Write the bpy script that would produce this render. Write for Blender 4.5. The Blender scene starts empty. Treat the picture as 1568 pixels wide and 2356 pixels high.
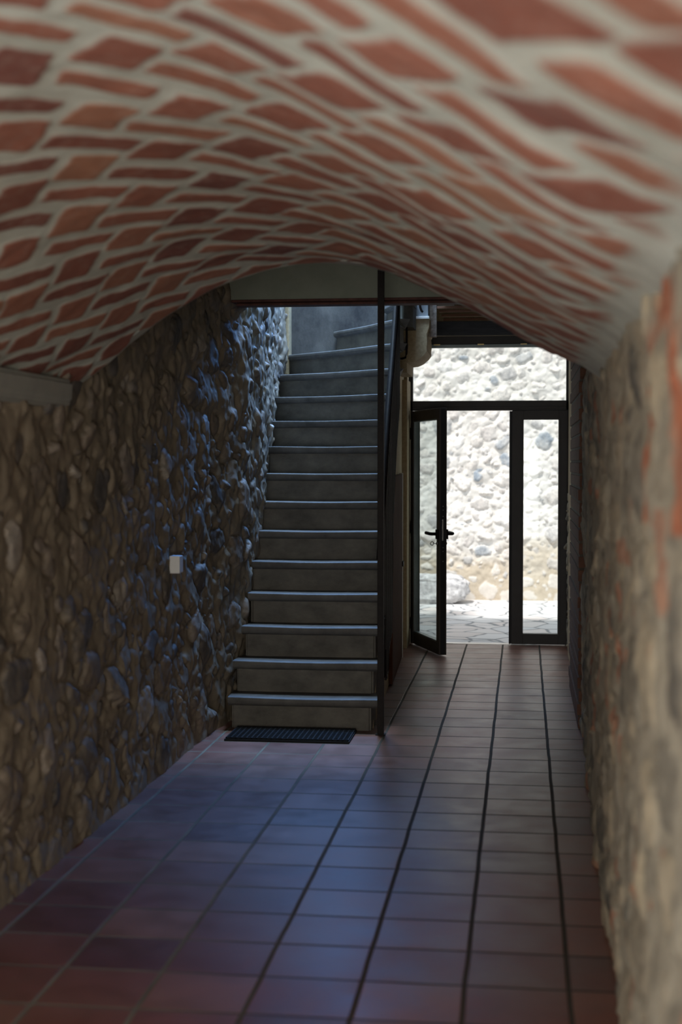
import bpy, bmesh, math, random
import numpy as np
from mathutils import Vector, Matrix

sc = bpy.context.scene
C = sc.collection

# ------------------------------------------------------------------ camera
cam_d = bpy.data.cameras.new('camera')
cam = bpy.data.objects.new('camera', cam_d); C.objects.link(cam)
cam.location = (0, 0, 1.55)
cam.rotation_euler = (math.radians(90 - 1.961), 0, math.radians(7.232))
cam_d.sensor_fit = 'VERTICAL'; cam_d.sensor_height = 36.0
cam_d.lens = 3300 / 2356 * 36.0
cam_d.clip_start = 0.05; cam_d.clip_end = 200
cam_d.dof.use_dof = True
cam_d.dof.focus_distance = 9.6
cam_d.dof.aperture_fstop = 2.0
sc.camera = cam

# ------------------------------------------------------------------ light
sc.view_settings.view_transform = 'Standard'
sc.view_settings.look = 'None'
sc.view_settings.exposure = 0.0
sc.view_settings.gamma = 1.0
sc.view_settings.use_curve_mapping = False
sc.cycles.use_denoising = True
sc.cycles.max_bounces = 8
sc.cycles.diffuse_bounces = 5
sc.cycles.sample_clamp_indirect = 6.0
sc.cycles.caustics_reflective = False
sc.cycles.caustics_refractive = False

world = bpy.data.worlds.new('sky'); sc.world = world; world.use_nodes = True
wn = world.node_tree.nodes; wl = world.node_tree.links
wn.clear()
wo = wn.new('ShaderNodeOutputWorld'); wb = wn.new('ShaderNodeBackground')
wb.inputs[0].default_value = (0.80, 0.90, 1.0, 1); wb.inputs[1].default_value = 1.05
wl.new(wb.outputs[0], wo.inputs[0])

def lamp(name, kind, loc, energy, color, target=None, size=None, size_y=None, angle=None):
    d = bpy.data.lights.new(name, kind); o = bpy.data.objects.new(name, d); C.objects.link(o)
    o.location = loc; d.energy = energy; d.color = color
    if target is not None:
        o.rotation_euler = (Vector(target) - Vector(loc)).to_track_quat('-Z', 'Y').to_euler()
    if kind == 'AREA':
        d.shape = 'RECTANGLE'; d.size = size; d.size_y = size_y or size
    if angle is not None: d.angle = angle
    return o

lamp('sun', 'SUN', (0, 0, 10), 4.9, (1.0, 0.975, 0.94), target=(2.6, 5.0, -0.5), angle=0.06)
# blue skylight falling through the high stair window in the rear wall of the stairwell
lamp('stair_window_light', 'AREA', (-1.15, 11.50, 4.35), 225, (0.17, 0.42, 1.0), target=(-1.70, 8.2, 1.0), size=0.55, size_y=1.3)
# paler skylight over the stairwell
lamp('skylight', 'AREA', (-1.25, 10.5, 5.62), 330, (0.52, 0.73, 1.0), target=(-1.45, 10.5, 0), size=0.8, size_y=1.2)
# added fill behind the camera, set in an assumed open passage end
lamp('rear_fill_light', 'AREA', (-0.75, -2.9, 1.25), 85, (1.0, 0.96, 0.88), target=(-0.75, 4, 1.35), size=1.9, size_y=2.2)
# fill added at the right rear to brighten the left wall and vault
lamp('right_rear_fill_light', 'AREA', (0.50, -0.9, 1.15), 135, (1.0, 0.95, 0.84), target=(-1.85, 4.6, 1.45), size=1.2, size_y=1.9)
# unseen fill added on the left for the right wall and vault
lamp('left_fill_light', 'AREA', (-2.15, 1.35, 1.05), 29, (0.98, 0.99, 0.96), target=(0.3, 4.0, 1.5), size=1.3, size_y=1.9)

# ------------------------------------------------------------------ materials
def new_mat(name):
    m = bpy.data.materials.new(name); m.use_nodes = True
    nt = m.node_tree; nt.nodes.clear()
    out = nt.nodes.new('ShaderNodeOutputMaterial'); b = nt.nodes.new('ShaderNodeBsdfPrincipled')
    nt.links.new(b.outputs[0], out.inputs[0])
    return m, nt, b

def N(nt, kind, **kw):
    n = nt.nodes.new(kind)
    for k, v in kw.items(): setattr(n, k, v)
    return n

def noise(nt, scale, detail=6, rough=0.6, vec=None, stretch=None):
    tc = N(nt, 'ShaderNodeTexCoord')
    src = tc.outputs['Object'] if vec is None else vec
    if stretch:
        mp = N(nt, 'ShaderNodeMapping'); mp.inputs['Scale'].default_value = stretch
        nt.links.new(src, mp.inputs[0]); src = mp.outputs[0]
    n = N(nt, 'ShaderNodeTexNoise'); n.inputs['Scale'].default_value = scale
    n.inputs['Detail'].default_value = detail; n.inputs['Roughness'].default_value = rough
    nt.links.new(src, n.inputs['Vector'])
    return n.outputs[0]

def ramp(nt, fac, stops):
    r = N(nt, 'ShaderNodeValToRGB'); e = r.color_ramp.elements
    e[0].position, e[0].color = stops[0][0], (*stops[0][1], 1)
    e[1].position, e[1].color = stops[-1][0], (*stops[-1][1], 1)
    for p, c in stops[1:-1]:
        k = e.new(p); k.color = (*c, 1)
    nt.links.new(fac, r.inputs[0]); return r.outputs[0]

def mix(nt, fac, a, b, blend='MIX'):
    m = N(nt, 'ShaderNodeMix', data_type='RGBA', blend_type=blend)
    for sock, v in ((m.inputs[0], fac), (m.inputs[6], a), (m.inputs[7], b)):
        if isinstance(v, (int, float)): sock.default_value = v
        elif isinstance(v, tuple): sock.default_value = (*v, 1)
        else: nt.links.new(v, sock)
    return m.outputs[2]

def math_n(nt, op, a, b=None, c=None):
    m = N(nt, 'ShaderNodeMath', operation=op)
    for i, v in enumerate((a, b, c)):
        if v is None: continue
        if isinstance(v, (int, float)): m.inputs[i].default_value = v
        else: nt.links.new(v, m.inputs[i])
    return m.outputs[0]

def bump(nt, b, h, strength, dist):
    bp = N(nt, 'ShaderNodeBump'); bp.inputs['Strength'].default_value = strength; bp.inputs['Distance'].default_value = dist
    nt.links.new(h, bp.inputs['Height']); nt.links.new(bp.outputs[0], b.inputs['Normal'])

def plain(name, c1, c2, scale=8, rough=0.8, metal=0.0, bscale=60, bst=0.3, bdist=0.004, stretch=None, spec=0.4, detail=6):
    m, nt, b = new_mat(name)
    n1 = noise(nt, scale, detail, 0.65, stretch=stretch)
    nt.links.new(ramp(nt, n1, [(0.32, c1), (0.68, c2)]), b.inputs['Base Color'])
    b.inputs['Roughness'].default_value = rough; b.inputs['Metallic'].default_value = metal
    b.inputs['Specular IOR Level'].default_value = spec
    if bst: bump(nt, b, noise(nt, bscale, 6, 0.7, stretch=stretch), bst, bdist)
    return m

def attr(nt, name):
    a = N(nt, 'ShaderNodeAttribute'); a.attribute_name = name; return a.outputs['Fac']

def stone_mat(name, mortar, mortar2, stops, rough=0.75, bst=0.5, brick=None, grain=55):
    m, nt, b = new_mat(name)
    mo = ramp(nt, noise(nt, 5, 6, 0.6), [(0.3, mortar), (0.7, mortar2)])
    st = ramp(nt, attr(nt, 'tone'), stops)
    st = mix(nt, 0.75, st, ramp(nt, noise(nt, 22, 8, 0.7), [(0.3, (0.45, 0.45, 0.47)), (0.7, (1.3, 1.25, 1.2))]), 'MULTIPLY')
    cov = math_n(nt, 'MULTIPLY', attr(nt, 'stone'), ramp(nt, noise(nt, 9, 4, 0.6), [(0.25, (0.3,)*3), (0.55, (1.0,)*3)]))
    col = mix(nt, cov, mo, st)
    if brick:
        bc = ramp(nt, noise(nt, 14, 5), [(0.3, brick[0]), (0.7, brick[1])])
        col = mix(nt, attr(nt, 'brick'), col, bc)
    nt.links.new(col, b.inputs['Base Color'])
    b.inputs['Roughness'].default_value = rough; b.inputs['Specular IOR Level'].default_value = 0.45
    bump(nt, b, noise(nt, grain, 8, 0.75), bst, 0.012)
    return m

M = {}
M['wall_stone'] = stone_mat('cobble_wall', (0.215, 0.178, 0.130), (0.31, 0.255, 0.185),
    [(0.0, (0.10, 0.10, 0.105)), (0.35, (0.19, 0.165, 0.14)), (0.65, (0.26, 0.215, 0.17)), (0.9, (0.33, 0.29, 0.25)), (1.0, (0.5, 0.47, 0.42))], rough=0.62)
M['right_stone'] = stone_mat('rubble_plaster_wall', (0.35, 0.31, 0.235), (0.46, 0.42, 0.33),
    [(0.0, (0.10, 0.10, 0.095)), (0.35, (0.24, 0.22, 0.17)), (0.7, (0.42, 0.36, 0.26)), (1.0, (0.62, 0.54, 0.38))], brick=((0.42, 0.11, 0.05), (0.55, 0.20, 0.10)))
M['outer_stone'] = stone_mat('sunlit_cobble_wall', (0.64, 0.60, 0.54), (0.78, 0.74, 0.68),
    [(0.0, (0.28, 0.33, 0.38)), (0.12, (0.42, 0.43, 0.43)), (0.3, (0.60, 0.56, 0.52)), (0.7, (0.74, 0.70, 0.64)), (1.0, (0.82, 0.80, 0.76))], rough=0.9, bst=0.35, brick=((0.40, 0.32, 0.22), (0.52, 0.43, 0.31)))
M['boulder'] = plain('pale_granite', (0.36, 0.35, 0.35), (0.78, 0.76, 0.74), scale=16, bscale=30, bst=0.8, bdist=0.02, rough=0.95)
M['plaster'] = plain('grey_lime_plaster', (0.30, 0.31, 0.29), (0.40, 0.41, 0.37), scale=4, bscale=90, bst=0.25)
M['header'] = plain('grey_green_plaster', (0.22, 0.245, 0.20), (0.27, 0.295, 0.245), scale=5, bscale=80, bst=0.2)
M['tan_plaster'] = plain('tan_roughcast', (0.36, 0.28, 0.165), (0.50, 0.40, 0.25), scale=40, bscale=140, bst=0.8, bdist=0.006)
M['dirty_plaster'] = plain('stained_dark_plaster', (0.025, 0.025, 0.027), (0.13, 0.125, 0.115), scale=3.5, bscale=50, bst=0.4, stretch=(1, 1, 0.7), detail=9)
M['ceiling'] = plain('ceiling_plaster', (0.30, 0.29, 0.27), (0.36, 0.35, 0.33), scale=3)
M['concrete'] = plain('worn_stair_concrete', (0.08, 0.074, 0.064), (0.17, 0.158, 0.135), scale=6, bscale=90, bst=0.35, rough=0.7, stretch=(1, 1, 1.6), detail=9)
M['tread'] = plain('worn_tread_concrete', (0.075, 0.072, 0.068), (0.15, 0.145, 0.137), scale=7, bscale=120, bst=0.3, rough=0.6, detail=9, spec=0.3)
M['iron'] = plain('dark_painted_iron', (0.006, 0.004, 0.004), (0.014, 0.009, 0.008), scale=30, rough=0.55, metal=0.0, bst=0.15, spec=0.16)
M['frame'] = plain('anthracite_aluminium', (0.036, 0.033, 0.034), (0.048, 0.044, 0.045), scale=5, rough=0.5, metal=0.0, bst=0, spec=0.3)
M['leaf_frame'] = plain('brown_anthracite_aluminium', (0.040, 0.031, 0.027), (0.055, 0.044, 0.038), scale=5, rough=0.5, metal=0.0, bst=0, spec=0.3)
M['rust'] = plain('rusty_red_steel', (0.05, 0.018, 0.014), (0.12, 0.045, 0.035), scale=20, rough=0.7)
M['gasket'] = plain('black_rubber', (0.006, 0.006, 0.007), (0.012, 0.012, 0.014), rough=0.6, bst=0)
M['steel'] = plain('bright_steel', (0.42, 0.42, 0.42), (0.55, 0.55, 0.55), rough=0.3, metal=0.9, bst=0)
M['brass'] = plain('brass_clip', (0.55, 0.42, 0.18), (0.65, 0.5, 0.25), rough=0.35, metal=0.6, bst=0)
M['grey_metal'] = plain('grey_metal_strip', (0.14, 0.17, 0.18), (0.2, 0.24, 0.25), rough=0.4, metal=0.4, bst=0)
M['rubber'] = plain('mat_rubber', (0.004, 0.0045, 0.006), (0.008, 0.009, 0.011), rough=0.6, bst=0.2, spec=0.15)
M['brown_wood'] = plain('red_brown_wood', (0.05, 0.018, 0.010), (0.10, 0.04, 0.022), scale=12, rough=0.85, stretch=(6, 6, 0.6), spec=0.1)
M['old_wood'] = plain('weathered_board', (0.13, 0.10, 0.085), (0.42, 0.36, 0.31), scale=14, rough=0.9, stretch=(1.5, 1.5, 2.0))
M['lath'] = plain('brown_lath', (0.13, 0.06, 0.035), (0.24, 0.12, 0.07), scale=9, rough=0.8, stretch=(0.5, 6, 6))
M['blue_beam'] = plain('blue_grey_beam', (0.035, 0.042, 0.058), (0.07, 0.08, 0.10), scale=9, rough=0.7, stretch=(0.6, 4, 4))
M['white_trim'] = plain('white_painted_edge', (0.75, 0.75, 0.73), (0.84, 0.84, 0.82), rough=0.6, bst=0.1)
M['grey_paint'] = plain('pale_blue_grey_plaster', (0.20, 0.22, 0.24), (0.28, 0.30, 0.32), scale=6)
M['roof'] = plain('facade_render', (0.45, 0.41, 0.34), (0.55, 0.5, 0.42), scale=3)

def glass_mat(name, tint, refl):
    m = bpy.data.materials.new(name); m.use_nodes = True; nt = m.node_tree; nt.nodes.clear()
    out = N(nt, 'ShaderNodeOutputMaterial'); t = N(nt, 'ShaderNodeBsdfTransparent'); g = N(nt, 'ShaderNodeBsdfGlossy')
    t.inputs[0].default_value = (*tint, 1); g.inputs['Roughness'].default_value = 0.02; g.inputs[0].default_value = (0.9, 0.95, 1, 1)
    lw = N(nt, 'ShaderNodeLayerWeight')
    fr = math_n(nt, 'ADD', math_n(nt, 'MULTIPLY', math_n(nt, 'POWER', lw.outputs['Facing'], 4.0), 0.5), refl)
    mx = N(nt, 'ShaderNodeMixShader'); nt.links.new(fr, mx.inputs[0])
    nt.links.new(t.outputs[0], mx.inputs[1]); nt.links.new(g.outputs[0], mx.inputs[2]); nt.links.new(mx.outputs[0], out.inputs[0])
    return m
M['glass'] = glass_mat('clear_glass', (0.97, 0.985, 0.985), 0.006)
M['leaf_glass'] = glass_mat('tinted_double_glazing', (0.86, 0.90, 0.895), 0.012)

def vault_mat():
    m, nt, b = new_mat('herringbone_brick_vault')
    mo = ramp(nt, noise(nt, 6, 6, 0.6), [(0.3, (0.42, 0.445, 0.395)), (0.7, (0.55, 0.58, 0.525))])
    br = ramp(nt, attr(nt, 'tone'), [(0.0, (0.20, 0.080, 0.065)), (0.15, (0.27, 0.105, 0.075)), (0.5, (0.32, 0.130, 0.090)), (0.8, (0.36, 0.160, 0.105)), (1.0, (0.40, 0.20, 0.125))])
    br = mix(nt, 0.7, br, ramp(nt, noise(nt, 11, 8, 0.7), [(0.3, (0.72, 0.68, 0.68)), (0.7, (1.18, 1.2, 1.2))]), 'MULTIPLY')
    br = mix(nt, math_n(nt, 'MULTIPLY', ramp(nt, noise(nt, 26, 6, 0.7), [(0.5, (0,)*3), (0.75, (1,)*3)]), 0.35), br, (0.5, 0.42, 0.36))
    nt.links.new(mix(nt, attr(nt, 'stone'), mo, br), b.inputs['Base Color'])
    b.inputs['Roughness'].default_value = 0.72; b.inputs['Specular IOR Level'].default_value = 0.35
    bump(nt, b, noise(nt, 70, 8, 0.7), 0.35, 0.006)
    return m
M['vault'] = vault_mat()

def tile_mat():
    m, nt, b = new_mat('terracotta_floor_tiles')
    tc = N(nt, 'ShaderNodeTexCoord'); sp = N(nt, 'ShaderNodeSeparateXYZ'); nt.links.new(tc.outputs['Object'], sp.inputs[0])
    wv = math_n(nt, 'MULTIPLY', math_n(nt, 'SUBTRACT', noise(nt, 2.2, 2), 0.5), 0.010)
    x = math_n(nt, 'DIVIDE', math_n(nt, 'ADD', math_n(nt, 'ADD', sp.outputs[0], 0.165), wv), 0.3062)
    y = math_n(nt, 'DIVIDE', math_n(nt, 'ADD', math_n(nt, 'SUBTRACT', sp.outputs[1], 6.306), wv), 0.2985)
    fx = math_n(nt, 'FRACT', x); fy = math_n(nt, 'FRACT', y)
    dx = math_n(nt, 'MULTIPLY', math_n(nt, 'MINIMUM', fx, math_n(nt, 'SUBTRACT', 1.0, fx)), 0.3062)
    dy = math_n(nt, 'MULTIPLY', math_n(nt, 'MINIMUM', fy, math_n(nt, 'SUBTRACT', 1.0, fy)), 0.2985)
    def ss(v, a, c):
        r = N(nt, 'ShaderNodeMapRange', interpolation_type='SMOOTHSTEP')
        nt.links.new(v, r.inputs[0]); r.inputs[1].default_value = a; r.inputs[2].default_value = c; return r.outputs[0]
    mx_ = ss(dx, 0.0055, 0.0085); my_ = ss(dy, 0.0050, 0.0075)
    tile = math_n(nt, 'MULTIPLY', mx_, my_)
    cx = N(nt, 'ShaderNodeCombineXYZ'); nt.links.new(math_n(nt, 'FLOOR', x), cx.inputs[0]); nt.links.new(math_n(nt, 'FLOOR', y), cx.inputs[1])
    wn_ = N(nt, 'ShaderNodeTexWhiteNoise', noise_dimensions='3D'); nt.links.new(cx.outputs[0], wn_.inputs['Vector'])
    base = ramp(nt, wn_.outputs['Value'], [(0.0, (0.13, 0.046, 0.034)), (0.3, (0.19, 0.068, 0.046)), (0.7, (0.23, 0.090, 0.058)), (1.0, (0.27, 0.125, 0.085))])
    cloud = noise(nt, 5.5, 7, 0.65)
    base = mix(nt, 0.8, base, ramp(nt, cloud, [(0.3, (0.70, 0.72, 0.74)), (0.7, (1.25, 1.25, 1.25))]), 'MULTIPLY')
    dust = ramp(nt, noise(nt, 1.1, 5, 0.6), [(0.42, (0,)*3), (0.72, (1,)*3)])
    base = mix(nt, math_n(nt, 'MULTIPLY', dust, 0.30), base, (0.30, 0.24, 0.19))
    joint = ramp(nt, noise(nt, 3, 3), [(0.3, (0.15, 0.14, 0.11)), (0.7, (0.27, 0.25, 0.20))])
    # gloss contrast painted into the grout: pale by the left wall, darker rightwards
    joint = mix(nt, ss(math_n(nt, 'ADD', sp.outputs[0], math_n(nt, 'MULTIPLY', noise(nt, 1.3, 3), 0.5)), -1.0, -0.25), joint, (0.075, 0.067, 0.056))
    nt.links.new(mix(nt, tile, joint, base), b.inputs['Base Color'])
    rg = math_n(nt, 'ADD', math_n(nt, 'MULTIPLY', cloud, 0.34), 0.22)
    rg = math_n(nt, 'ADD', rg, math_n(nt, 'MULTIPLY', math_n(nt, 'SUBTRACT', 1.0, tile), 0.35))
    nt.links.new(rg, b.inputs['Roughness']); nt.links.new(math_n(nt, 'ADD', math_n(nt, 'MULTIPLY', tile, 0.30), 0.05), b.inputs['Specular IOR Level'])
    h = math_n(nt, 'ADD', tile, math_n(nt, 'MULTIPLY', noise(nt, 14, 4), 0.22))
    bump(nt, b, h, 0.6, 0.0045)
    return m
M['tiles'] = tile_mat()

def flag_mat():
    m, nt, b = new_mat('pale_crazy_paving')
    tc = N(nt, 'ShaderNodeTexCoord')
    wob = N(nt, 'ShaderNodeVectorMath', operation='ADD')
    nz = N(nt, 'ShaderNodeTexNoise'); nz.inputs['Scale'].default_value = 2.0; nt.links.new(tc.outputs['Object'], nz.inputs['Vector'])
    sc_ = N(nt, 'ShaderNodeVectorMath', operation='SCALE'); sc_.inputs['Scale'].default_value = 0.25
    nt.links.new(nz.outputs[1], sc_.inputs[0]); nt.links.new(tc.outputs['Object'], wob.inputs[0]); nt.links.new(sc_.outputs[0], wob.inputs[1])
    v = N(nt, 'ShaderNodeTexVoronoi', feature='DISTANCE_TO_EDGE'); v.inputs['Scale'].default_value = 3.2; nt.links.new(wob.outputs[0], v.inputs['Vector'])
    v2 = N(nt, 'ShaderNodeTexVoronoi', feature='F1'); v2.inputs['Scale'].default_value = 3.2; nt.links.new(wob.outputs[0], v2.inputs['Vector'])
    st = ramp(nt, v2.outputs['Color'], [(0.2, (0.58, 0.57, 0.57)), (0.5, (0.68, 0.67, 0.66)), (0.8, (0.64, 0.58, 0.55))])
    e = ramp(nt, v.outputs['Distance'], [(0.02, (0,)*3), (0.05, (1,)*3)])
    nt.links.new(mix(nt, e, (0.20, 0.21, 0.22), st), b.inputs['Base Color'])
    b.inputs['Roughness'].default_value = 0.7
    bump(nt, b, e, 0.4, 0.01)
    return m
M['flags'] = flag_mat()

# ------------------------------------------------------------------ helpers
def rot_z(a): return Matrix.Rotation(a, 4, 'Z')

def add_box(bm, lo, hi, bevel=0.0, mat=None):
    lo, hi = Vector(lo), Vector(hi); c = (lo + hi) / 2; s = hi - lo
    g = bmesh.ops.create_cube(bm, size=1.0, matrix=Matrix.Translation(c) @ Matrix.Diagonal((s.x, s.y, s.z, 1)))
    if mat is not None: bmesh.ops.transform(bm, matrix=mat, verts=g['verts'])
    if bevel:
        es = list({e for v in g['verts'] for e in v.link_edges})
        bmesh.ops.bevel(bm, geom=es, offset=bevel, segments=2, affect='EDGES', profile=0.6)

def add_tube(bm, pts, r, seg=12, cap=True):
    pts = [Vector(p) for p in pts]; rings = []
    for i, p in enumerate(pts):
        t = (pts[min(i + 1, len(pts) - 1)] - pts[max(i - 1, 0)]).normalized()
        up = Vector((0, 0, 1)) if abs(t.z) < 0.9 else Vector((1, 0, 0))
        a = t.cross(up).normalized(); b2 = t.cross(a)
        rr = r[i] if isinstance(r, (list, tuple)) else r
        rings.append([bm.verts.new(p + a * math.cos(2 * math.pi * k / seg) * rr + b2 * math.sin(2 * math.pi * k / seg) * rr) for k in range(seg)])
    for u, w in zip(rings, rings[1:]):
        for k in range(seg):
            bm.faces.new((u[k], u[(k + 1) % seg], w[(k + 1) % seg], w[k]))
    if cap:
        bm.faces.new(rings[0][::-1]); bm.faces.new(rings[-1])

def add_prism(bm, poly, axis, lo, hi):
    # poly in the plane normal to axis ('Y': (x,z)), extruded from lo to hi
    def P(a, b2, t):
        return (a, t, b2) if axis == 'Y' else ((t, a, b2) if axis == 'X' else (a, b2, t))
    A = [bm.verts.new(P(a, b2, lo)) for a, b2 in poly]; B = [bm.verts.new(P(a, b2, hi)) for a, b2 in poly]
    bm.faces.new(A); bm.faces.new(B[::-1]); n = len(poly)
    for i in range(n): bm.faces.new((A[i], B[i], B[(i + 1) % n], A[(i + 1) % n]))

def obj(name, bm, m, parent=None, smooth=False):
    bmesh.ops.recalc_face_normals(bm, faces=bm.faces)
    me = bpy.data.meshes.new(name); bm.to_mesh(me); bm.free()
    me.materials.append(m)
    if smooth:
        for p in me.polygons: p.use_smooth = True
    o = bpy.data.objects.new(name, me); C.objects.link(o)
    if parent is not None:
        o.parent = parent; o.matrix_parent_inverse = world_of(parent).inverted()
    return o

def world_of(o):
    m = Matrix.LocRotScale(o.location, o.rotation_euler, o.scale)
    return m if o.parent is None else world_of(o.parent) @ o.matrix_parent_inverse @ m

def boxo(name, lo, hi, m, parent=None, bevel=0.0, mat=None):
    bm = bmesh.new(); add_box(bm, lo, hi, bevel, mat); return obj(name, bm, m, parent)

def thing(name, loc, label, cat, group=None, rz=0):
    o = bpy.data.objects.new(name, None); C.objects.link(o); o.location = loc; o.rotation_euler = (0, 0, rz)
    o.empty_display_size = 0.1
    o['label'] = label; o['category'] = cat
    if group: o['group'] = group
    return o

def tag(o, label, cat, group=None):
    o['label'] = label; o['category'] = cat
    if group: o['group'] = group
    return o

def struct(o, label=None):
    o['kind'] = 'structure'
    if label: o['label'] = label
    return o

def value_noise(shape, cell, rng):
    h, w = shape; gh, gw = int(h / cell) + 3, int(w / cell) + 3
    g = rng.random((gh, gw)); y = np.arange(h) / cell; x = np.arange(w) / cell
    yi = y.astype(int); xi = x.astype(int); fy = y - yi; fx = x - xi
    fy = (fy * fy * (3 - 2 * fy))[:, None]; fx = (fx * fx * (3 - 2 * fx))[None, :]
    a = g[yi][:, xi]; b = g[yi][:, xi + 1]; c = g[yi + 1][:, xi]; d = g[yi + 1][:, xi + 1]
    return (a * (1 - fx) + b * fx) * (1 - fy) + (c * (1 - fx) + d * fx) * fy - 0.5

def grid_mesh(name, P, attrs, m, flip=False):
    h, w = P.shape[:2]
    me = bpy.data.meshes.new(name)
    me.vertices.add(h * w); me.vertices.foreach_set('co', P.reshape(-1).astype(np.float32))
    idx = np.arange(h * w).reshape(h, w)
    q = np.stack([idx[:-1, :-1], idx[:-1, 1:], idx[1:, 1:], idx[1:, :-1]], -1).reshape(-1, 4)
    if flip: q = q[:, ::-1]
    nf = len(q)
    me.loops.add(nf * 4); me.loops.foreach_set('vertex_index', q.reshape(-1).astype(np.int32))
    me.polygons.add(nf); me.polygons.foreach_set('loop_start', (np.arange(nf) * 4).astype(np.int32))
    me.polygons.foreach_set('use_smooth', np.ones(nf, bool))
    me.update(calc_edges=True)
    for k, a in attrs.items():
        at = me.attributes.new(k, 'FLOAT', 'POINT'); at.data.foreach_set('value', a.reshape(-1).astype(np.float32))
    me.materials.append(m)
    o = bpy.data.objects.new(name, me); C.objects.link(o); return o

def cobbles(length, height, res, seed, amin, amax, amp, tries, rough=0.012, flat=2.2, gap=1.06, lumps=0.35, bury=0.45):
    """height field of cobbles bedded in mortar; returns height, stone mask, tone"""
    rng = np.random.default_rng(seed)
    w, h = int(length / res) + 1, int(height / res) + 1
    H = np.zeros((h, w)); S = np.zeros((h, w)); T = np.zeros((h, w)); occ = np.zeros((h, w), bool)
    warp = value_noise((h, w), 0.05 / res, rng) * 0.5 + value_noise((h, w), 0.02 / res, rng) * 0.3
    sizes = np.sort(amin + (amax - amin) * rng.random(tries) ** 2.2)[::-1]
    for a in sizes:
        b = a / rng.uniform(1.0, 2.1); th = rng.normal(0.0, 0.55) + (math.pi / 2 if rng.random() < 0.25 else 0)
        cx, cy = rng.random() * length, rng.random() * height
        R = a * 1.25; x0, x1 = max(0, int((cx - R) / res)), min(w, int((cx + R) / res) + 2)
        y0, y1 = max(0, int((cy - R) / res)), min(h, int((cy + R) / res) + 2)
        X = np.arange(x0, x1) * res - cx; Y = (np.arange(y0, y1) * res - cy)[:, None]
        c, s = math.cos(th), math.sin(th); p = rng.uniform(1.7, 3.8)
        U = np.abs(X * c + Y * s) / a; V = np.abs(-X * s + Y * c) / b
        d = (U ** p + V ** p) ** (1 / p) + warp[y0:y1, x0:x1] * lumps
        if occ[y0:y1, x0:x1][d < gap].any(): continue
        ins = d < 1.0
        if not ins.any(): continue
        occ[y0:y1, x0:x1] |= d < 1.02
        prof = np.clip(1 - np.clip(d, 0, 1) ** (2 * flat), 0, 1) ** 0.55
        tiltx, tilty = rng.normal(0, 0.25), rng.normal(0, 0.25)
        hh = amp * (0.45 + 0.75 * rng.random()) * min(1, a / (0.5 * amax) + 0.35) * prof * (1 + tiltx * X / a + tilty * Y / b)
        H[y0:y1, x0:x1] = np.where(ins, hh, H[y0:y1, x0:x1])
        S[y0:y1, x0:x1] = np.where(ins, np.clip((1 - d) * 9, 0, 1), S[y0:y1, x0:x1])
        T[y0:y1, x0:x1] = np.where(d < 1.02, rng.random(), T[y0:y1, x0:x1])
    lev = amp * (bury + value_noise((h, w), 0.16 / res, rng) * 0.9 + value_noise((h, w), 0.05 / res, rng) * 0.5)
    dd = H - lev; kk = 0.12 * amp
    S *= np.clip(dd / (0.12 * amp) + 0.3, 0, 1)
    H = np.maximum(lev, H) + 0.25 * kk * np.clip(1 - np.abs(dd) / kk, 0, 1) ** 2
    H -= 0.35 * amp * np.exp(-(dd / (0.10 * amp)) ** 2) * (T > 0)
    H += value_noise((h, w), 0.25 / res, rng) * rough * 1.6 + value_noise((h, w), 0.07 / res, rng) * rough
    H += value_noise((h, w), 0.025 / res, rng) * rough * 0.55
    return H, S, T, rng

# ================================================================== SETTING
# ---- floor
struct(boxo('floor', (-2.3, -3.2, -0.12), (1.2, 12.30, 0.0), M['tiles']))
gr = boxo('ground_outside', (-6, 12.30, -0.12), (6, 18.0, -0.002), M['flags']); struct(gr)

# ---- left wall (cobbles)
LB_Y = [-4, 3.0, 8.1, 8.7, 9.3, 10.0, 11.0, 12]
LB_X = [-1.825, -1.825, -1.80, -1.725, -1.73, -1.80, -1.885, -1.9]
res = 0.0095
H, S, T, rng = cobbles(7.9, 3.0, res, 4, 0.026, 0.150, 0.036, 8000, gap=1.13, lumps=0.5, bury=0.58)
hh, ww = H.shape
yy = 3.4 + np.arange(ww) * res; zz = np.arange(hh) * res
P = np.zeros((hh, ww, 3)); P[..., 1] = yy[None, :]; P[..., 2] = zz[:, None]
low = np.clip(zz / 0.10, 0, 1)[:, None]
P[..., 0] = np.interp(yy, LB_Y, LB_X)[None, :] + H * (0.35 + 0.65 * low) + (1 - low) * 0.02
struct(grid_mesh('wall_left', P, {'stone': S * low, 'tone': T}, M['wall_stone'], flip=False))
# the masonry behind it, with an unseen opening made for the left fill
bm = bmesh.new()
add_box(bm, (-2.25, -3.2, 0), (-1.93, 0.65, 5.7)); add_box(bm, (-2.25, 2.05, 0), (-1.93, 12.3, 5.7)); add_box(bm, (-2.25, 0.65, 2.05), (-1.93, 2.05, 5.7))
add_box(bm, (-1.93, -3.2, 0), (-1.80, 0.65, 1.85)); add_box(bm, (-1.93, 2.05, 0), (-1.83, 3.42, 1.85))
struct(obj('wall_left_core', bm, M['tan_plaster']))

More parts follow.
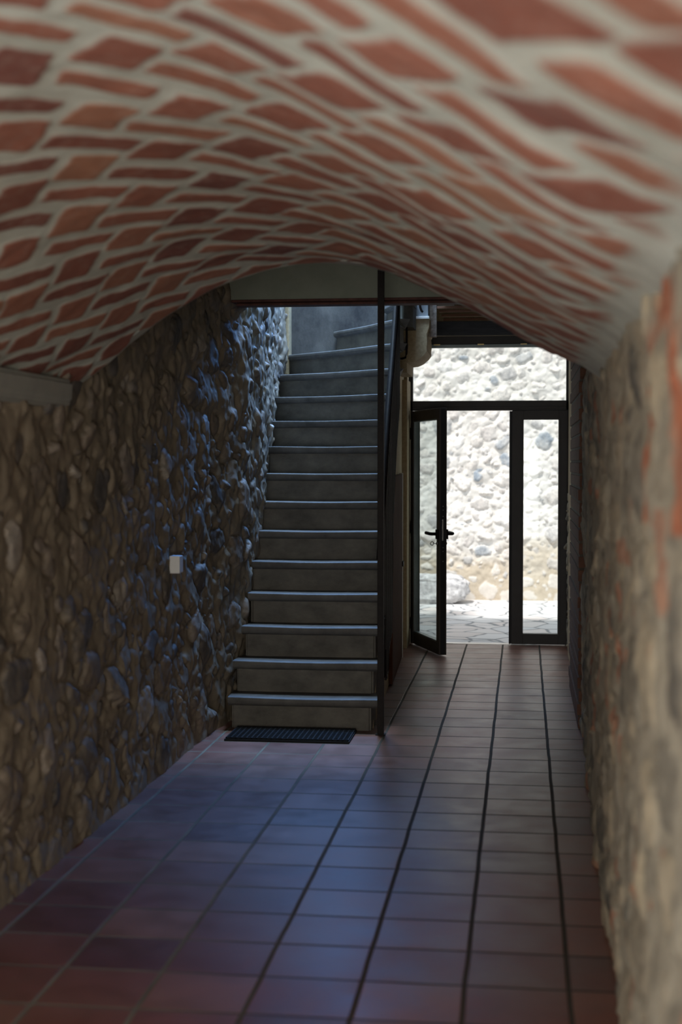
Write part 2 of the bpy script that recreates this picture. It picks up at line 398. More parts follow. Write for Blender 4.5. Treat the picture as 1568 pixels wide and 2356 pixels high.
# ---- right wall (rubble, plaster and brick)
res = 0.013
H, S, T, rng = cobbles(7.4, 2.02, res, 11, 0.03, 0.15, 0.022, 5000, rough=0.018, gap=1.08, bury=0.3)
hh, ww = H.shape
yy = 1.0 + np.arange(ww) * res; zz = np.arange(hh) * res
P = np.zeros((hh, ww, 3)); P[..., 1] = yy[None, :]; P[..., 2] = zz[:, None]
base = np.interp(yy, [1, 4, 5.5, 7.6, 8.4], [0.262, 0.280, 0.30, 0.335, 0.358])
P[..., 0] = base[None, :] - H * 0.8
YY, ZZ = np.meshgrid(yy, zz)
nb = value_noise((hh, ww), 0.10 / res, rng); nb2 = value_noise((hh, ww), 0.3 / res, rng)
d1 = np.abs(np.hypot((YY - 2.78) / 0.34, (ZZ - 1.56) / 0.32) - 1.0)
arc = np.clip(1.5 - (d1 + nb * 0.35) * 5.5, 0, 1) * (ZZ > 1.42)
col_ = np.clip(1.0 - np.abs(YY - 4.15 + nb * 0.15) / 0.07, 0, 1) * (np.sin(ZZ * 34) > -0.1) * (nb2 > -0.12) * (ZZ < 1.8)
sp_ = (value_noise((hh, ww), 0.13 / res, rng) > 0.36).astype(float)
brick = np.clip(arc * 0.9 + col_ * 0.8 + sp_ * 0.5, 0, 0.92)
struct(grid_mesh('wall_right', P, {'stone': S * 0.85, 'tone': T, 'brick': brick}, M['right_stone'], flip=True))
bm = bmesh.new()
add_box(bm, (0.42, -3.2, 0), (0.75, -1.6, 3.2)); add_box(bm, (0.42, -0.2, 0), (0.75, 12.3, 3.2)); add_box(bm, (0.42, -1.6, 2.1), (0.75, -0.2, 3.2))
add_box(bm, (0.27, -3.2, 0), (0.42, -1.6, 1.93)); add_box(bm, (0.27, -0.2, 0), (0.42, 1.02, 1.93))
add_box(bm, (0.375, 1.0, 1.93), (0.42, 8.42, 3.0)); add_box(bm, (0.375, 8.40, 0), (0.42, 12.2, 2.92))
struct(obj('wall_right_core', bm, M['tan_plaster']))
# piers of the far right side
bm = bmesh.new()
for k in range(34):
    z0 = k * 0.078; off = 0.003 * math.sin(k * 2.3) + (0.003 if k % 2 else 0)
    add_box(bm, (0.322 - off, 8.40, z0 + 0.006), (0.40, 9.98 + 0.02 * (k % 2), z0 + 0.070), 0.004)
pm = plain('old_red_brick', (0.09, 0.04, 0.025), (0.16, 0.075, 0.045), scale=12, bst=0.6)
struct(obj('trim_1', bm, pm), 'dark red brick pier on the right wall')
bm = bmesh.new(); add_box(bm, (0.326, 8.41, 0), (0.40, 9.97, 2.66)); struct(obj('trim_2', bm, plain('dark_old_mortar', (0.07, 0.055, 0.04), (0.12, 0.095, 0.07), scale=9)))
bm = bmesh.new(); add_box(bm, (0.362, 9.99, 0), (0.41, 11.6, 2.9), 0.006); struct(obj('trim_3', bm, M['tan_plaster']))
H, S, T, rng = cobbles(0.62, 1.3, 0.012, 5, 0.03, 0.09, 0.035, 300)
hh, ww = H.shape; P = np.zeros((hh, ww, 3)); P[..., 1] = 11.6 + np.arange(ww)[None, :] * 0.012; P[..., 2] = np.arange(hh)[:, None] * 0.012; P[..., 0] = 0.398 - H
struct(grid_mesh('trim_4', P, {'stone': S, 'tone': T, 'brick': S * 0}, M['right_stone'], flip=True))

# ---- brick vault
px = np.array([-1.861, -1.696, -1.531, -1.404, -1.296, -1.189, -1.047, -0.906, -0.783, -0.661, -0.574, -0.470, -0.349, -0.246, -0.126, -0.007, 0.145, 0.288])
pz = np.array([1.835, 1.949, 2.071, 2.165, 2.229, 2.279, 2.322, 2.341, 2.344, 2.335, 2.316, 2.282, 2.230, 2.176, 2.112, 2.043, 1.962, 1.898])
us = np.r_[0, np.cumsum(np.hypot(np.diff(px), np.diff(pz)))]
# extend a little past the springing on both sides
px = np.r_[px[0] - 0.08, px, 0.40]; pz = np.r_[pz[0] - 0.055, pz, 1.845]; us = np.r_[-0.097, us, us[-1] + 0.124]
du = 0.0062
u = np.arange(us[0], us[-1], du)
ker = np.hanning(25); ker /= ker.sum()
def smooth(a):
    return np.convolve(np.pad(a, 12, mode='reflect', reflect_type='odd'), ker, 'valid')
cx_ = smooth(np.interp(u, us, px)); cz_ = smooth(np.interp(u, us, pz))
tx = np.gradient(cx_); tz = np.gradient(cz_); L_ = np.hypot(tx, tz); nx_, nz_ = tz / L_, -tx / L_
v = np.r_[np.arange(-3.1, 1.0, 0.05), np.arange(1.0, 5.70, 0.0068), 5.70]
UU, VV = np.meshgrid(u, v)
rng = np.random.default_rng(7)
sh = UU.shape
wu = value_noise(sh, 14, rng) * 0.022 + value_noise(sh, 5, rng) * 0.008
wv = value_noise(sh, 14, rng) * 0.022 + value_noise(sh, 5, rng) * 0.008
a, b = UU + wu - 1.2, VV + wv - 3.5
f = [1, b, b * b, a, a * b, a * a]
cm = (-1.9822, 0.5819, 0.0421, -4.3999, 0.272, 0.8217); cn = (1.3486, 1.8471, -0.0503, 4.7609, -0.2239, -0.1461)
MM = sum(c * t for c, t in zip(cm, f)); NN = sum(c * t for c, t in zip(cn, f))
mask = np.zeros(sh); tone = np.zeros(sh)
def h2(i, j, k):
    t = np.sin(i * 127.1 + j * 311.7 + k * 74.7) * 43758.5453; return t - np.floor(t)
mi, ni = np.round(MM), np.round(NN)
for dm in (-1, 0, 1):
    for dn in (-1, 0, 1):
        for kind, (om, hp, hq) in enumerate(((0.0, 0.131, 0.043), (0.5, 0.075, 0.093))):
            im, jn = mi + dm, ni + dn
            dM, dN = MM - im - om, NN - jn
            p = 0.14 * dM + 0.31 * dN + (h2(im, jn, 3 + kind) - 0.5) * 0.014; q = -0.40 * dM - 0.235 * dN + (h2(im, jn, 5 + kind) - 0.5) * 0.014
            sz = 0.93 + 0.14 * h2(im, jn, 9 + kind); rr = 0.016
            qx = np.maximum(np.abs(p) - hp * sz + rr, 0); qy = np.maximum(np.abs(q) - hq * sz + rr, 0)
            dist = np.hypot(qx, qy) - rr
            ms = np.clip(0.5 - dist / 0.006, 0, 1)
            hit = ms > mask
            mask = np.where(hit, ms, mask); tone = np.where(dist < 0.004, h2(im, jn, 1 + kind) * 0.999, tone)
edge = np.clip((us[-2] - 0.07 - UU + wu * 3) / 0.05, 0, 1) * np.clip((UU - 0.03 + wu * 3) / 0.04, 0, 1) * np.clip((5.69 - VV) / 0.02, 0, 1)
mask *= edge
Hh = 0.0045 * mask + value_noise(sh, 40, rng) * 0.018 + value_noise(sh, 9, rng) * 0.004
Hh += np.clip((UU - us[-2] + 0.07) / 0.1, 0, 1) * 0.02
P = np.stack([cx_[None, :] + nx_[None, :] * Hh, VV, cz_[None, :] + nz_[None, :] * Hh], -1)
struct(grid_mesh('ceiling_vault', P, {'stone': mask, 'tone': tone}, M['vault'], flip=False), 'brick barrel vault with pale mortar')
# end wall of the vault above the arch
bm = bmesh.new()
add_prism(bm, [(-2.0, 1.80)] + [(cx_[i] , cz_[i] + 0.004) for i in range(0, len(u), 12)] + [(0.42, 1.86), (0.42, 3.0), (-2.0, 3.0)], 'Y', 5.62, 5.70)
struct(obj('wall_arch_end', bm, M['plaster']))
# plaster impost under the left springing
bm = bmesh.new(); add_prism(bm, [(-1.92, 1.76), (-1.775, 1.765), (-1.757, 1.79), (-1.752, 1.87), (-1.80, 1.885), (-1.92, 1.84)], 'Y', -3.1, 5.46)
bmesh.ops.bevel(bm, geom=[e for e in bm.edges if abs((e.verts[0].co - e.verts[1].co).y) > 1], offset=0.012, segments=2, affect='EDGES')
struct(obj('trim_5', bm, M['plaster']), 'pale plaster band under the left foot of the vault')

# ---- ceilings, header and the far walls
struct(boxo('ceiling', (-2.2, 5.70, 2.98), (0.6, 8.42, 3.10), M['ceiling']))
hd = boxo('wall_header', (-1.95, 8.40, 2.513), (0.42, 8.62, 5.7), M['header'], bevel=0.004); struct(hd, 'grey green plastered header above the foot of the stair')
bm = bmesh.new(); add_box(bm, (-1.72, 8.385, 2.500), (0.42, 8.63, 2.515), 0.002); add_box(bm, (-1.69, 8.392, 2.480), (0.42, 8.50, 2.492), 0.002)
add_box(bm, (-1.69, 8.43, 2.49), (0.42, 8.45, 2.505))
struct(obj('trim_6', bm, M['rust']), 'rusty steel edge under the header')
struct(boxo('ceiling_passage', (-0.93, 8.62, 2.92), (0.6, 10.5, 3.05), M['ceiling']))
struct(boxo('ceiling_door', (-0.66, 10.5, 2.92), (0.6, 12.4, 3.05), M['brown_wood']))
struct(boxo('wall_stairwell', (-0.95, 8.62, 3.05), (-0.80, 10.5, 5.7), M['ceiling']))
struct(boxo('wall_landing', (-0.66, 10.5, 3.05), (-0.55, 11.6, 5.7), M['ceiling']))
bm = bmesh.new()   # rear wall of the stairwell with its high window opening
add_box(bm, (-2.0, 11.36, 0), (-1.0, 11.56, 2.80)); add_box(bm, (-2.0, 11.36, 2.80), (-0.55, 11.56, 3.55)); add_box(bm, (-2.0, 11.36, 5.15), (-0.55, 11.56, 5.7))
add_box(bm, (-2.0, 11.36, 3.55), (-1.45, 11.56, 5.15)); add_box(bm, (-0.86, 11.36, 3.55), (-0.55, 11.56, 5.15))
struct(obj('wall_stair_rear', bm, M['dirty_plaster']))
struct(boxo('ceiling_stairwell', (-2.3, 8.4, 5.7), (0.8, 11.6, 5.85), M['ceiling']))
struct(boxo('trim_7', (-1.93, 11.25, 1.9), (-1.84, 11.37, 4.2), M['tan_plaster'], bevel=0.01), 'tan plaster strip in the corner behind the stair')
bm = bmesh.new(); add_box(bm, (-2.25, 12.22, 2.63), (0.9, 12.45, 3.6)); add_box(bm, (0.40, 12.22, 0), (0.9, 12.45, 3.6)); add_box(bm, (-2.25, 12.22, 0), (-0.985, 12.45, 3.6))
add_box(bm, (-2.25, 11.56, 3.05), (0.9, 12.22, 3.2))
struct(obj('wall_front', bm, M['tan_plaster']))
bm = bmesh.new(); add_box(bm, (-2.25, -3.45, 0), (0.75, -3.2, 0.02)); add_box(bm, (-2.25, -3.45, 2.45), (0.75, -3.2, 3.2)); add_box(bm, (-2.25, -3.45, 0), (-1.85, -3.2, 2.45)); add_box(bm, (0.35, -3.45, 0), (0.75, -3.2, 2.45))
struct(obj('wall_back', bm, M['plaster']))
struct(boxo('ceiling_rear', (-2.3, -3.4, 3.0), (0.8, 5.7, 3.1), M['ceiling']))
# wall that carries the right edge of the stair
bm = bmesh.new()
def stair_x(y): return -0.862 - 0.038 * (y - 8.3)
pts = [(8.28, 0.0)] + [(7.98 + 0.198 * n + 0.03, 0.185 * n - 0.25) for n in range(2, 11)] + [(10.3, 1.85), (11.4, 2.25), (12.25, 2.30), (12.25, 0.0)]
A_ = [bm.verts.new((stair_x(y), y, z)) for y, z in pts]; B_ = [bm.verts.new((stair_x(y) - 0.10, y, z)) for y, z in pts]
bm.faces.new(A_); bm.faces.new(B_[::-1])
for i in range(len(pts)): bm.faces.new((A_[i], B_[i], B_[(i + 1) % len(pts)], A_[(i + 1) % len(pts)]))
struct(obj('wall_stair_side', bm, M['tan_plaster']))
# plaster reveal beside the door frame
bm = bmesh.new(); add_box(bm, (-1.0, 11.9, 0), (-0.957, 12.26, 2.24), 0.004); struct(obj('trim_8', bm, M['tan_plaster']))

# ---- courtyard wall
res = 0.0125
H, S, T, rng = cobbles(7.0, 3.9, res, 23, 0.020, 0.11, 0.032, 13000, rough=0.014, gap=1.1, lumps=0.5)
hh, ww = H.shape
xx = -4.6 + np.arange(ww) * res; zz = -0.02 + np.arange(hh) * res
P = np.zeros((hh, ww, 3)); P[..., 0] = xx[None, :]; P[..., 2] = zz[:, None]
low = np.clip((zz - 0.12) / 0.25, 0, 1)[:, None]
P[..., 1] = 16.30 - H * (0.25 + 0.75 * low) - (1 - low) * 0.03
struct(grid_mesh('wall_courtyard', P, {'stone': S * (0.25 + 0.75 * low), 'tone': T, 'brick': np.clip((0.75 - zz[:, None]) / 0.5 + value_noise((hh, ww), 0.3 / res, rng) * 0.9, 0, 0.85) * (1 - 0.7 * S)}, M['outer_stone'], flip=False), 'sunlit cobble wall across the courtyard')
struct(boxo('wall_courtyard_core', (-6, 16.34, -0.1), (6, 16.7, 3.88), M['roof']))

# ================================================================== DOOR
door = bpy.data.objects.new('door_1', None); C.objects.link(door); door.location = (-0.29, 12.3, 0)
struct(door, 'anthracite glazed entrance front with transom and fixed side light')
fy0, fy1 = 12.265, 12.335
bm = bmesh.new()
add_box(bm, (-0.975, fy0, 0), (-0.938, fy1, 2.56), 0.003); add_box(bm, (0.357, fy0, 0), (0.395, fy1, 2.56), 0.003)
add_box(bm, (-0.975, fy0, 2.530), (0.395, fy1, 2.56), 0.003); add_box(bm, (-0.975, fy0, 1.995), (0.395, fy1, 2.078), 0.003)
add_box(bm, (-0.938, fy0 - 0.012, 2.010), (0.357, fy0 + 0.01, 2.028), 0.002)
obj('door_frame', bm, M['frame'], door)
boxo('pane', (-0.940, 12.295, 2.076), (0.359, 12.303, 2.532), M['glass'], door)
boxo('header_board', (-0.985, 12.24, 2.556), (0.40, 12.30, 2.625), M['frame'], door, 0.003)
bm = bmesh.new(); add_box(bm, (-0.80, 12.225, 2.525), (0.36, 12.262, 2.553), 0.002); st = obj('blind_rail', bm, M['grey_metal'], door)
for x in (-0.73, -0.36, 0.0):
    boxo('clip', (x - 0.027, 12.218, 2.546), (x + 0.027, 12.226, 2.556), M['brass'], st, 0.001)
# fixed side light
bm = bmesh.new()
x0, x1, z1 = -0.095, 0.372, 1.993
add_box(bm, (x0, 12.25, 0.008), (x0 + 0.098, 12.32, z1), 0.004); add_box(bm, (x1 - 0.078, 12.25, 0.008), (x1, 12.32, z1), 0.004)
add_box(bm, (x0 + 0.09, 12.252, 0.008), (x1 - 0.07, 12.318, 0.098), 0.003); add_box(bm, (x0 + 0.09, 12.252, 1.915), (x1 - 0.07, 12.318, z1), 0.003)
add_box(bm, (x0 + 0.080, 12.244, 0.085), (x0 + 0.098, 12.26, 1.93), 0.002); add_box(bm, (x1 - 0.078, 12.244, 0.085), (x1 - 0.060, 12.26, 1.93), 0.002)
sl = obj('side_leaf', bm, M['frame'], door)
boxo('pane', (x0 + 0.096, 12.281, 0.096), (x1 - 0.076, 12.289, 1.918), M['glass'], sl)
bm = bmesh.new(); add_box(bm, (x0 - 0.022, 12.27, 0.01), (x0 + 0.002, 12.33, 1.99), 0.002); obj('rebate', bm, M['gasket'], sl)
boxo('strike_plate', (x0 - 0.0245, 12.285, 0.90), (x0 - 0.021, 12.305, 1.10), M['steel'], sl)
boxo('threshold', (-0.94, 12.262, 0.0), (-0.10, 12.34, 0.006), M['steel'], door)

# open leaf
hx, hy = -0.955, 12.235
ang = math.atan2(11.47 - hy, -0.672 - hx)
Wd = 0.845; Td = 0.062
leaf = bpy.data.objects.new('door_2', None); C.objects.link(leaf); leaf.location = (hx, hy, 0); leaf.rotation_euler = (0, 0, ang)
struct(leaf, 'glazed door leaf standing open into the passage')
LM = Matrix.Translation((hx, hy, 0)) @ rot_z(ang)
def lb(bm, lo, hi, bev=0.003): add_box(bm, lo, hi, bev, LM)
st_w = 0.080
bm = bmesh.new()
lb(bm, (0, 0, 0.012), (st_w, Td, 1.988)); lb(bm, (Wd - st_w, 0, 0.012), (Wd, Td, 1.988))
lb(bm, (st_w - 0.005, 0.002, 0.012), (Wd - st_w + 0.005, Td - 0.002, 0.110)); lb(bm, (st_w - 0.005, 0.002, 1.905), (Wd - st_w + 0.005, Td - 0.002, 1.988))
obj('leaf_frame', bm, M['leaf_frame'], leaf)
bm = bmesh.new()
lb(bm, (st_w, 0.006, 0.110), (st_w + 0.012, Td - 0.012, 1.905), 0.001); lb(bm, (Wd - st_w - 0.012, 0.006, 0.110), (Wd - st_w, Td - 0.012, 1.905), 0.001)
lb(bm, (st_w, 0.006, 0.108), (Wd - st_w, Td - 0.012, 0.120), 0.001); lb(bm, (st_w, 0.006, 1.895), (Wd - st_w, Td - 0.012, 1.907), 0.001)
obj('glazing_bead', bm, M['grey_metal'], leaf)
bm = bmesh.new(); add_box(bm, (st_w + 0.008, 0.024, 0.112), (Wd - st_w - 0.008, 0.036, 1.903), 0, LM); obj('pane', bm, M['leaf_glass'], leaf)
bm = bmesh.new(); lb(bm, (Wd - 0.001, 0.012, 0.015), (Wd + 0.003, 0.05, 1.985), 0.001); obj('edge_seal', bm, M['gasket'], leaf)
bm = bmesh.new(); lb(bm, (Wd + 0.002, 0.024, 0.93), (Wd + 0.005, 0.036, 1.10), 0.0005)
for z in (0.76, 0.84, 0.87, 1.12, 1.17, 1.20): lb(bm, (Wd + 0.002, 0.027, z), (Wd + 0.0045, 0.034, z + 0.006), 0)
obj('lock_plate', bm, M['steel'], leaf)
bm = bmesh.new()
lb(bm, (Wd - 0.058, -0.016, 0.940), (Wd - 0.008, 0.0, 1.018), 0.002); lb(bm, (Wd - 0.058, Td, 0.940), (Wd - 0.008, Td + 0.016, 1.018), 0.002)
hp = obj('handle_plate', bm, M['iron'], leaf)
bm = bmesh.new()
for sgn, yb in ((-1, -0.008), (1, Td + 0.008)):
    add_tube(bm, [LM @ Vector((Wd - 0.032, yb, 0.982)), LM @ Vector((Wd - 0.032, yb + sgn * 0.045, 0.982)), LM @ Vector((Wd - 0.045, yb + sgn * 0.056, 0.983)), LM @ Vector((Wd - 0.15, yb + sgn * 0.058, 0.986))], 0.0135, 10)
obj('handle_lever', bm, M['iron'], hp, True)
bm = bmesh.new()
add_tube(bm, [LM @ Vector((Wd - 0.032, -0.002, 0.905)), LM @ Vector((Wd - 0.032, 0.0 - 0.016, 0.905))], 0.011, 12)
add_tube(bm, [LM @ Vector((Wd - 0.032, Td, 0.905)), LM @ Vector((Wd - 0.032, Td + 0.010, 0.905))], 0.011, 12)
cyl = obj('lock_cylinder', bm, M['steel'], leaf, True)
kx = LM @ Vector((Wd - 0.032, -0.014, 0.905))
key = thing('key', tuple(kx), 'small key left in the lock of the open glazed door', 'key')
bm = bmesh.new(); add_tube(bm, [kx, LM @ Vector((Wd - 0.032, -0.040, 0.905))], 0.0035, 8); obj('shaft', bm, M['steel'], key)
bm = bmesh.new()
ring = [LM @ Vector((Wd - 0.032 + 0.004 * math.cos(t), -0.050 + 0.013 * math.cos(t), 0.906 + 0.014 * math.sin(t))) for t in np.linspace(0, 2 * math.pi, 17)]
add_tube(bm, ring, 0.0028, 8, cap=False); obj('bow', bm, M['gasket'], key, True)
for z in (0.18, 1.0, 1.80):
    bm = bmesh.new(); add_tube(bm, [LM @ Vector((-0.006, -0.004, z - 0.05)), LM @ Vector((-0.006, -0.004, z + 0.05))], 0.010, 10); obj('hinge', bm, M['frame'], leaf, True)

# ================================================================== STAIRCASE
stair = thing('staircase', (-1.28, 8.18, 0), 'worn grey concrete staircase climbing and winding right beside the cobble wall', 'staircase')
rise = 0.185
lines = {}
for n in range(1, 10):
    y = 7.98 + 0.198 * n
    xl = {1: -1.705, 2: -1.715, 3: -1.70, 4: -1.70}.get(n, -1.78)
    sk = 0.0 if n < 8 else 0.03 * (n - 7)
    lines[n] = ((xl, y + sk), (stair_x(y) + 0.035, y - sk * 0.6))
lines[10] = ((-1.88, 10.16), (-0.90, 9.83)); lines[11] = ((-1.90, 10.50), (-0.905, 9.99))
lines[12] = ((-1.92, 10.84), (-0.905, 10.12)); lines[13] = ((-1.93, 11.34), (-0.905, 10.22))
lines[14] = ((-1.50, 11.33), (-0.905, 10.35)); lines[15] = ((-1.10, 11.34), (-0.905, 10.55)); lines[16] = ((-0.86, 11.34), (-0.86, 10.65))
def step(n):
    L0, R0 = (Vector((*p, 0)) for p in lines[n]); L1, R1 = (Vector((*p, 0)) for p in lines[n + 1])
    d = (R0 - L0).normalized(); nrm = Vector((-d.y, d.x, 0))   # points into the stair (+Y)
    z = rise * n
    back = 0.05
    lx = 0.02 if n < 5 else 0.0
    bm = bmesh.new()                                            # riser block
    poly = [L0 + nrm * 0.028 + d * lx, R0 + nrm * 0.028 - d * (0.045 if n < 4 else 0.03), R1 + nrm * back - d * 0.03, L1 + nrm * back + d * lx]
    if n == 1: zb = 0.0
    else: zb = z - rise - 0.03
    lo = [bm.verts.new((p.x, p.y, zb)) for p in poly]; hi = [bm.verts.new((p.x, p.y, z - 0.048)) for p in poly]
    bm.faces.new(lo); bm.faces.new(hi)
    for i in range(4): bm.faces.new((lo[i], lo[(i + 1) % 4], hi[(i + 1) % 4], hi[i]))
    bmesh.ops.bevel(bm, geom=[e for e in bm.edges if abs(e.verts[0].co.z - e.verts[1].co.z) > 0.05], offset=0.012, segments=3, affect='EDGES')
    s = obj('step', bm, M['concrete'], stair)
    prof = [(0.006, 0.0)]
    bm = bmesh.new()                                            # tread with a rounded nosing, slightly dished by wear
    prof = [(0.10, 0.0), (0.007, 0.0), (0.002, -0.002), (-0.001, -0.007), (-0.002, -0.020), (0.001, -0.034), (0.008, -0.043), (0.020, -0.048), (0.030, -0.054)]
    K = 13; rows = []
    r2 = random.Random(n)
    for k in range(K):
        t = k / (K - 1); base = L0.lerp(R0, t); dish = 0.005 * math.sin(math.pi * t) ** 2
        wob = (r2.random() - 0.5) * 0.003
        if k in (0, K - 1): wob = 0.004
        rows.append([bm.verts.new((base + nrm * (a_ + wob)).to_tuple()[:2] + (z + b_ - (dish if b_ > -0.03 else 0),)) for a_, b_ in prof])
        bp = L1.lerp(R1, t) + nrm * back
        rows[-1].append(bm.verts.new((bp.x, bp.y, z - 0.054))); rows[-1].append(bm.verts.new((bp.x, bp.y, z)))
    m_ = len(rows[0])
    for r0_, r1_ in zip(rows, rows[1:]):
        for i in range(m_): bm.faces.new((r0_[i], r0_[(i + 1) % m_], r1_[(i + 1) % m_], r1_[i]))
    bm.faces.new(rows[0]); bm.faces.new(rows[-1][::-1])
    obj('tread', bm, M['tread'], s, False)
for n in range(1, 16): step(n)
# upper flight crossing over the door passage: seen from the side and below
bm = bmesh.new(); add_box(bm, (-0.90, 11.0, 2.668), (-0.725, 11.30, 2.93), 0.003); up = obj('step', bm, M['grey_paint'], stair)
bm = bmesh.new(); add_box(bm, (-0.84, 10.97, 2.648), (-0.715, 11.30, 2.668), 0.002); e_ = obj('tread', bm, M['white_trim'], up); e_['label'] = 'white painted tread edge'
for (xa, xb, zc) in ((-0.96, -0.83, 2.655), (-0.96, -0.875, 2.44)):
    bm = bmesh.new(); add_tube(bm, [(xa, 10.95, zc), (xb - 0.02, 10.95, zc), (xb - 0.005, 10.95, zc), (xb, 10.95, zc)], [0.032, 0.032, 0.027, 0.012], 14); obj('nosing', bm, M['tread'], stair, True)
soff = [(-0.937, 2.609), (-0.928, 2.596), (-0.917, 2.567), (-0.900, 2.572), (-0.879, 2.575), (-0.865, 2.588), (-0.852, 2.597), (-0.835, 2.618), (-0.822, 2.648), (-0.714, 2.648), (-0.717, 2.590), (-0.722, 2.572), (-0.728, 2.560), (-0.730, 2.545), (-0.737, 2.535),
        (-0.733, 2.500), (-0.732, 2.471), (-0.736, 2.435), (-0.734, 2.404), (-0.745, 2.388), (-0.758, 2.372), (-0.774, 2.360), (-0.792, 2.343), (-0.812, 2.332), (-0.838, 2.321), (-0.885, 2.316), (-0.885, 2.240), (-0.97, 2.241), (-0.97, 2.62)]
bm = bmesh.new(); add_prism(bm, soff, 'Y', 10.98, 11.55); so = obj('soffit', bm, M['tan_plaster'], stair); so['label'] = 'broken tan plaster underside'

# railing
rail = thing('stair_railing', (-0.835, 8.2, 0), 'dark iron railing with close set upright bars on the open side of the stair', 'railing')
def rail_x(y): return -0.838 - 0.008 * (y - 8.3)
rp = [(8.16, 0.98), (8.35, 1.02), (8.52, 1.10), (8.62, 1.44), (8.98, 1.86), (9.2, 2.08), (9.40, 2.30), (9.56, 2.60), (9.75, 2.78), (9.95, 2.95)]
rp = [(8.44, 0.98), (8.52, 1.10), (8.62, 1.30), (8.80, 1.60), (8.98, 1.85), (9.20, 2.10), (9.40, 2.32), (9.60, 2.56), (9.85, 2.80), (10.1, 3.02)]
bm = bmesh.new(); add_tube(bm, [(rail_x(y), y, z) for y, z in rp], 0.021, 12); obj('handrail', bm, M['iron'], rail, True)
rps = np.array(rp)
def add_bar(y, zb):
    zt = float(np.interp(y, rps[:, 0], rps[:, 1])) - 0.005; x = rail_x(y)
    bm = bmesh.new(); add_box(bm, (x - 0.007, y - 0.007, zb), (x + 0.007, y + 0.007, zt), 0.0015); obj('baluster', bm, M['iron'], rail)
bars = [(8.84, 0.20), (8.90, 0.20), (8.96, 0.22), (9.02, 0.34), (9.08, 0.38), (9.14, 0.40), (9.20, 0.42), (9.26, 0.44), (9.33, 1.04), (9.40, 1.22), (9.48, 1.42), (9.56, 1.56), (9.64, 1.66), (9.72, 1.78), (9.80, 1.84), (9.87, 1.92)]
for y, z in [(8.72, 0.62), (8.78, 0.40)] + bars: add_bar(y, z)
bm = bmesh.new()
sp = [(8.72, 0.60), (8.84, 0.22), (8.99, 0.24), (9.03, 0.36), (9.27, 0.46), (9.33, 1.06), (9.48, 1.44), (9.64, 1.68), (9.87, 1.94)]
add_tube(bm, [(rail_x(y) - 0.002, y, z) for y, z in sp], 0.009, 8); obj('bottom_rail', bm, M['iron'], rail)

# post
post = thing('iron_post', (-0.80, 8.10, 0), 'slim square dark iron post rising from the floor before the stair to the ceiling', 'post')
bm = bmesh.new(); add_box(bm, (-0.818, 8.082, 0.0), (-0.782, 8.118, 2.985), 0.002); obj('shaft', bm, M['iron'], post)
bm = bmesh.new(); add_box(bm, (-0.828, 8.072, 0.0), (-0.772, 8.128, 0.006), 0.001); obj('base_plate', bm, M['iron'], post)

# two rods hanging from the upper flight
bm = bmesh.new(); add_tube(bm, [(-0.865, 10.7, 2.93), (-0.865, 10.7, 2.40), (-0.867, 10.7, 2.36), (-0.875, 10.705, 2.335), (-0.90, 10.74, 2.33), (-0.935, 10.80, 2.335)], 0.008, 10)
tag(obj('iron_rod', bm, M['iron'], None, True), 'grey iron rod hooked at its lower end in front of the broken plaster', 'rod')
bm = bmesh.new(); add_tube(bm, [(-0.787, 10.985, 2.93), (-0.787, 10.98, 2.765), (-0.784, 10.98, 2.735), (-0.775, 10.98, 2.71), (-0.764, 10.98, 2.70)], 0.009, 10)
tag(obj('iron_rod', bm, M['iron'], None, True), 'short curved iron rod end against the pale grey panel', 'rod')

# weathered board, laths and beam over the door
tag(boxo('wooden_board', (-0.735, 11.16, 2.525), (-0.670, 11.20, 2.92), M['old_wood'], bevel=0.003), 'weathered upright board hanging beside the ceiling laths', 'board')
for i, (y, tilt) in enumerate(((11.16, 0.022), (11.42, 0.012), (11.76, 0.004), (12.08, -0.002))):
    bm = bmesh.new()
    add_box(bm, (-0.668, y, 2.742), (0.40, y + 0.022, 2.762), 0.003)
    for vtx in bm.verts: vtx.co.z += (vtx.co.x + 0.67) * tilt
    names = ('nearest the stair', 'second from the stair', 'third from the stair', 'nearest the blue grey beam')
    tag(obj('ceiling_joist', bm, M['lath']), 'thin brown joist across the ceiling before the door, ' + names[i], 'joist', 'joists above the door')
tag(boxo('wooden_beam', (-0.735, 12.15, 2.627), (0.405, 12.22, 2.742), M['blue_beam'], bevel=0.004), 'blue grey painted beam directly above the entrance frame', 'beam')

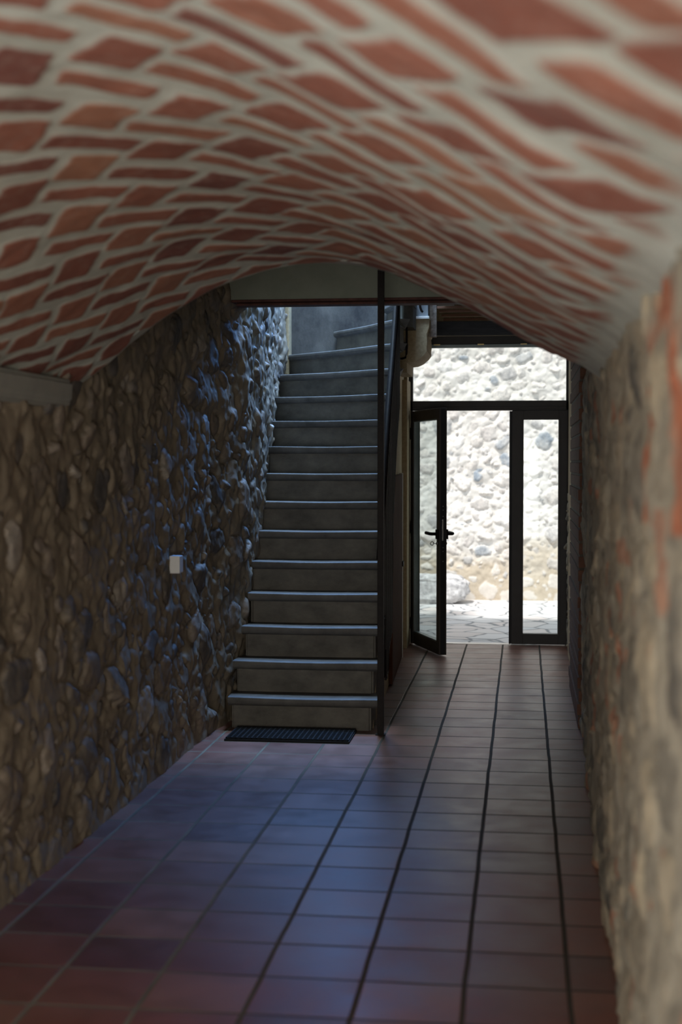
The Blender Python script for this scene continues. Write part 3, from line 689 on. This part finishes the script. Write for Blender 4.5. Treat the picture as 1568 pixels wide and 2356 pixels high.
# cupboard door under the stair
cup = thing('cupboard_door', (-0.985, 11.0, 0), 'red brown wooden door flat against the wall under the stair', 'door')
bm = bmesh.new()
def cx(y, o=0.0): return stair_x(y) + o
def slab(bm, y0, y1, z0, z1, o0, o1):
    vs = [bm.verts.new((cx(y, o), y, z)) for o in (o0, o1) for y, z in ((y0, z0), (y1, z0), (y1, z1), (y0, z1))]
    bm.faces.new(vs[:4]); bm.faces.new(vs[4:][::-1])
    for i in range(4): bm.faces.new((vs[i], vs[(i + 1) % 4], vs[4 + (i + 1) % 4], vs[4 + i]))
slab(bm, 9.9, 11.36, 0.01, 1.46, 0.002, 0.028); obj('panel', bm, M['brown_wood'], cup)
bm = bmesh.new(); slab(bm, 11.36, 11.385, 0.0, 1.47, 0.002, 0.032); obj('white_edge', bm, M['white_trim'], cup)['label'] = 'white painted edge'
bm = bmesh.new(); slab(bm, 11.30, 11.40, 0.73, 0.77, 0.028, 0.040); obj('latch', bm, M['gasket'], cup)['label'] = 'black latch'

# mat
mat_ = thing('doormat', (-1.29, 8.0, 0), 'black rubber mat with raised grid on the floor at the foot of the stair', 'mat')
bm = bmesh.new(); add_box(bm, (-1.648, 7.805, 0.0), (-0.945, 8.165, 0.012), 0.003); obj('base', bm, M['rubber'], mat_)
bm = bmesh.new()
for i in range(25): x = -1.64 + i * 0.0285; add_box(bm, (x, 7.812, 0.011), (x + 0.006, 8.158, 0.021))
for j in range(13): y = 7.812 + j * 0.0283; add_box(bm, (-1.64, y, 0.011), (-0.952, y + 0.006, 0.021))
obj('grid', bm, M['rubber'], mat_)

# white block on the left wall
bm = bmesh.new(); add_box(bm, (-1.79, 7.14, 0.985), (-1.735, 7.22, 1.075), 0.006)
tag(obj('switch_box', bm, M['white_trim']), 'small white box fixed to the left cobble wall', 'switch')

# ================================================================== COURTYARD BOULDER
bm = bmesh.new()
bmesh.ops.create_icosphere(bm, subdivisions=5, radius=1.0)
from mathutils import noise as mnoise
for vtx in bm.verts:
    c = vtx.co; e = 0.42
    p = Vector((math.copysign(abs(c.x) ** e, c.x), math.copysign(abs(c.y) ** e, c.y), math.copysign(abs(c.z) ** e, c.z)))
    p = Vector((p.x * 0.72, p.y * 0.24, p.z * 0.158))
    n1 = mnoise.fractal(c * 1.7, 1.0, 2.0, 3) * 0.035 + mnoise.fractal(c * 7, 1.0, 2.0, 4) * 0.014
    p += c.normalized() * n1
    if p.x > 0.45: p.z -= (p.x - 0.45) * 0.12 * (1 if p.z > 0 else -0.6)
    vtx.co = p + Vector((-1.30, 15.93, 0.155))
for vtx in bm.verts: vtx.co.z = max(vtx.co.z, 0.0)
tag(obj('boulder', bm, M['boulder'], None, True), 'long pale granite block lying against the sunlit courtyard wall', 'boulder')
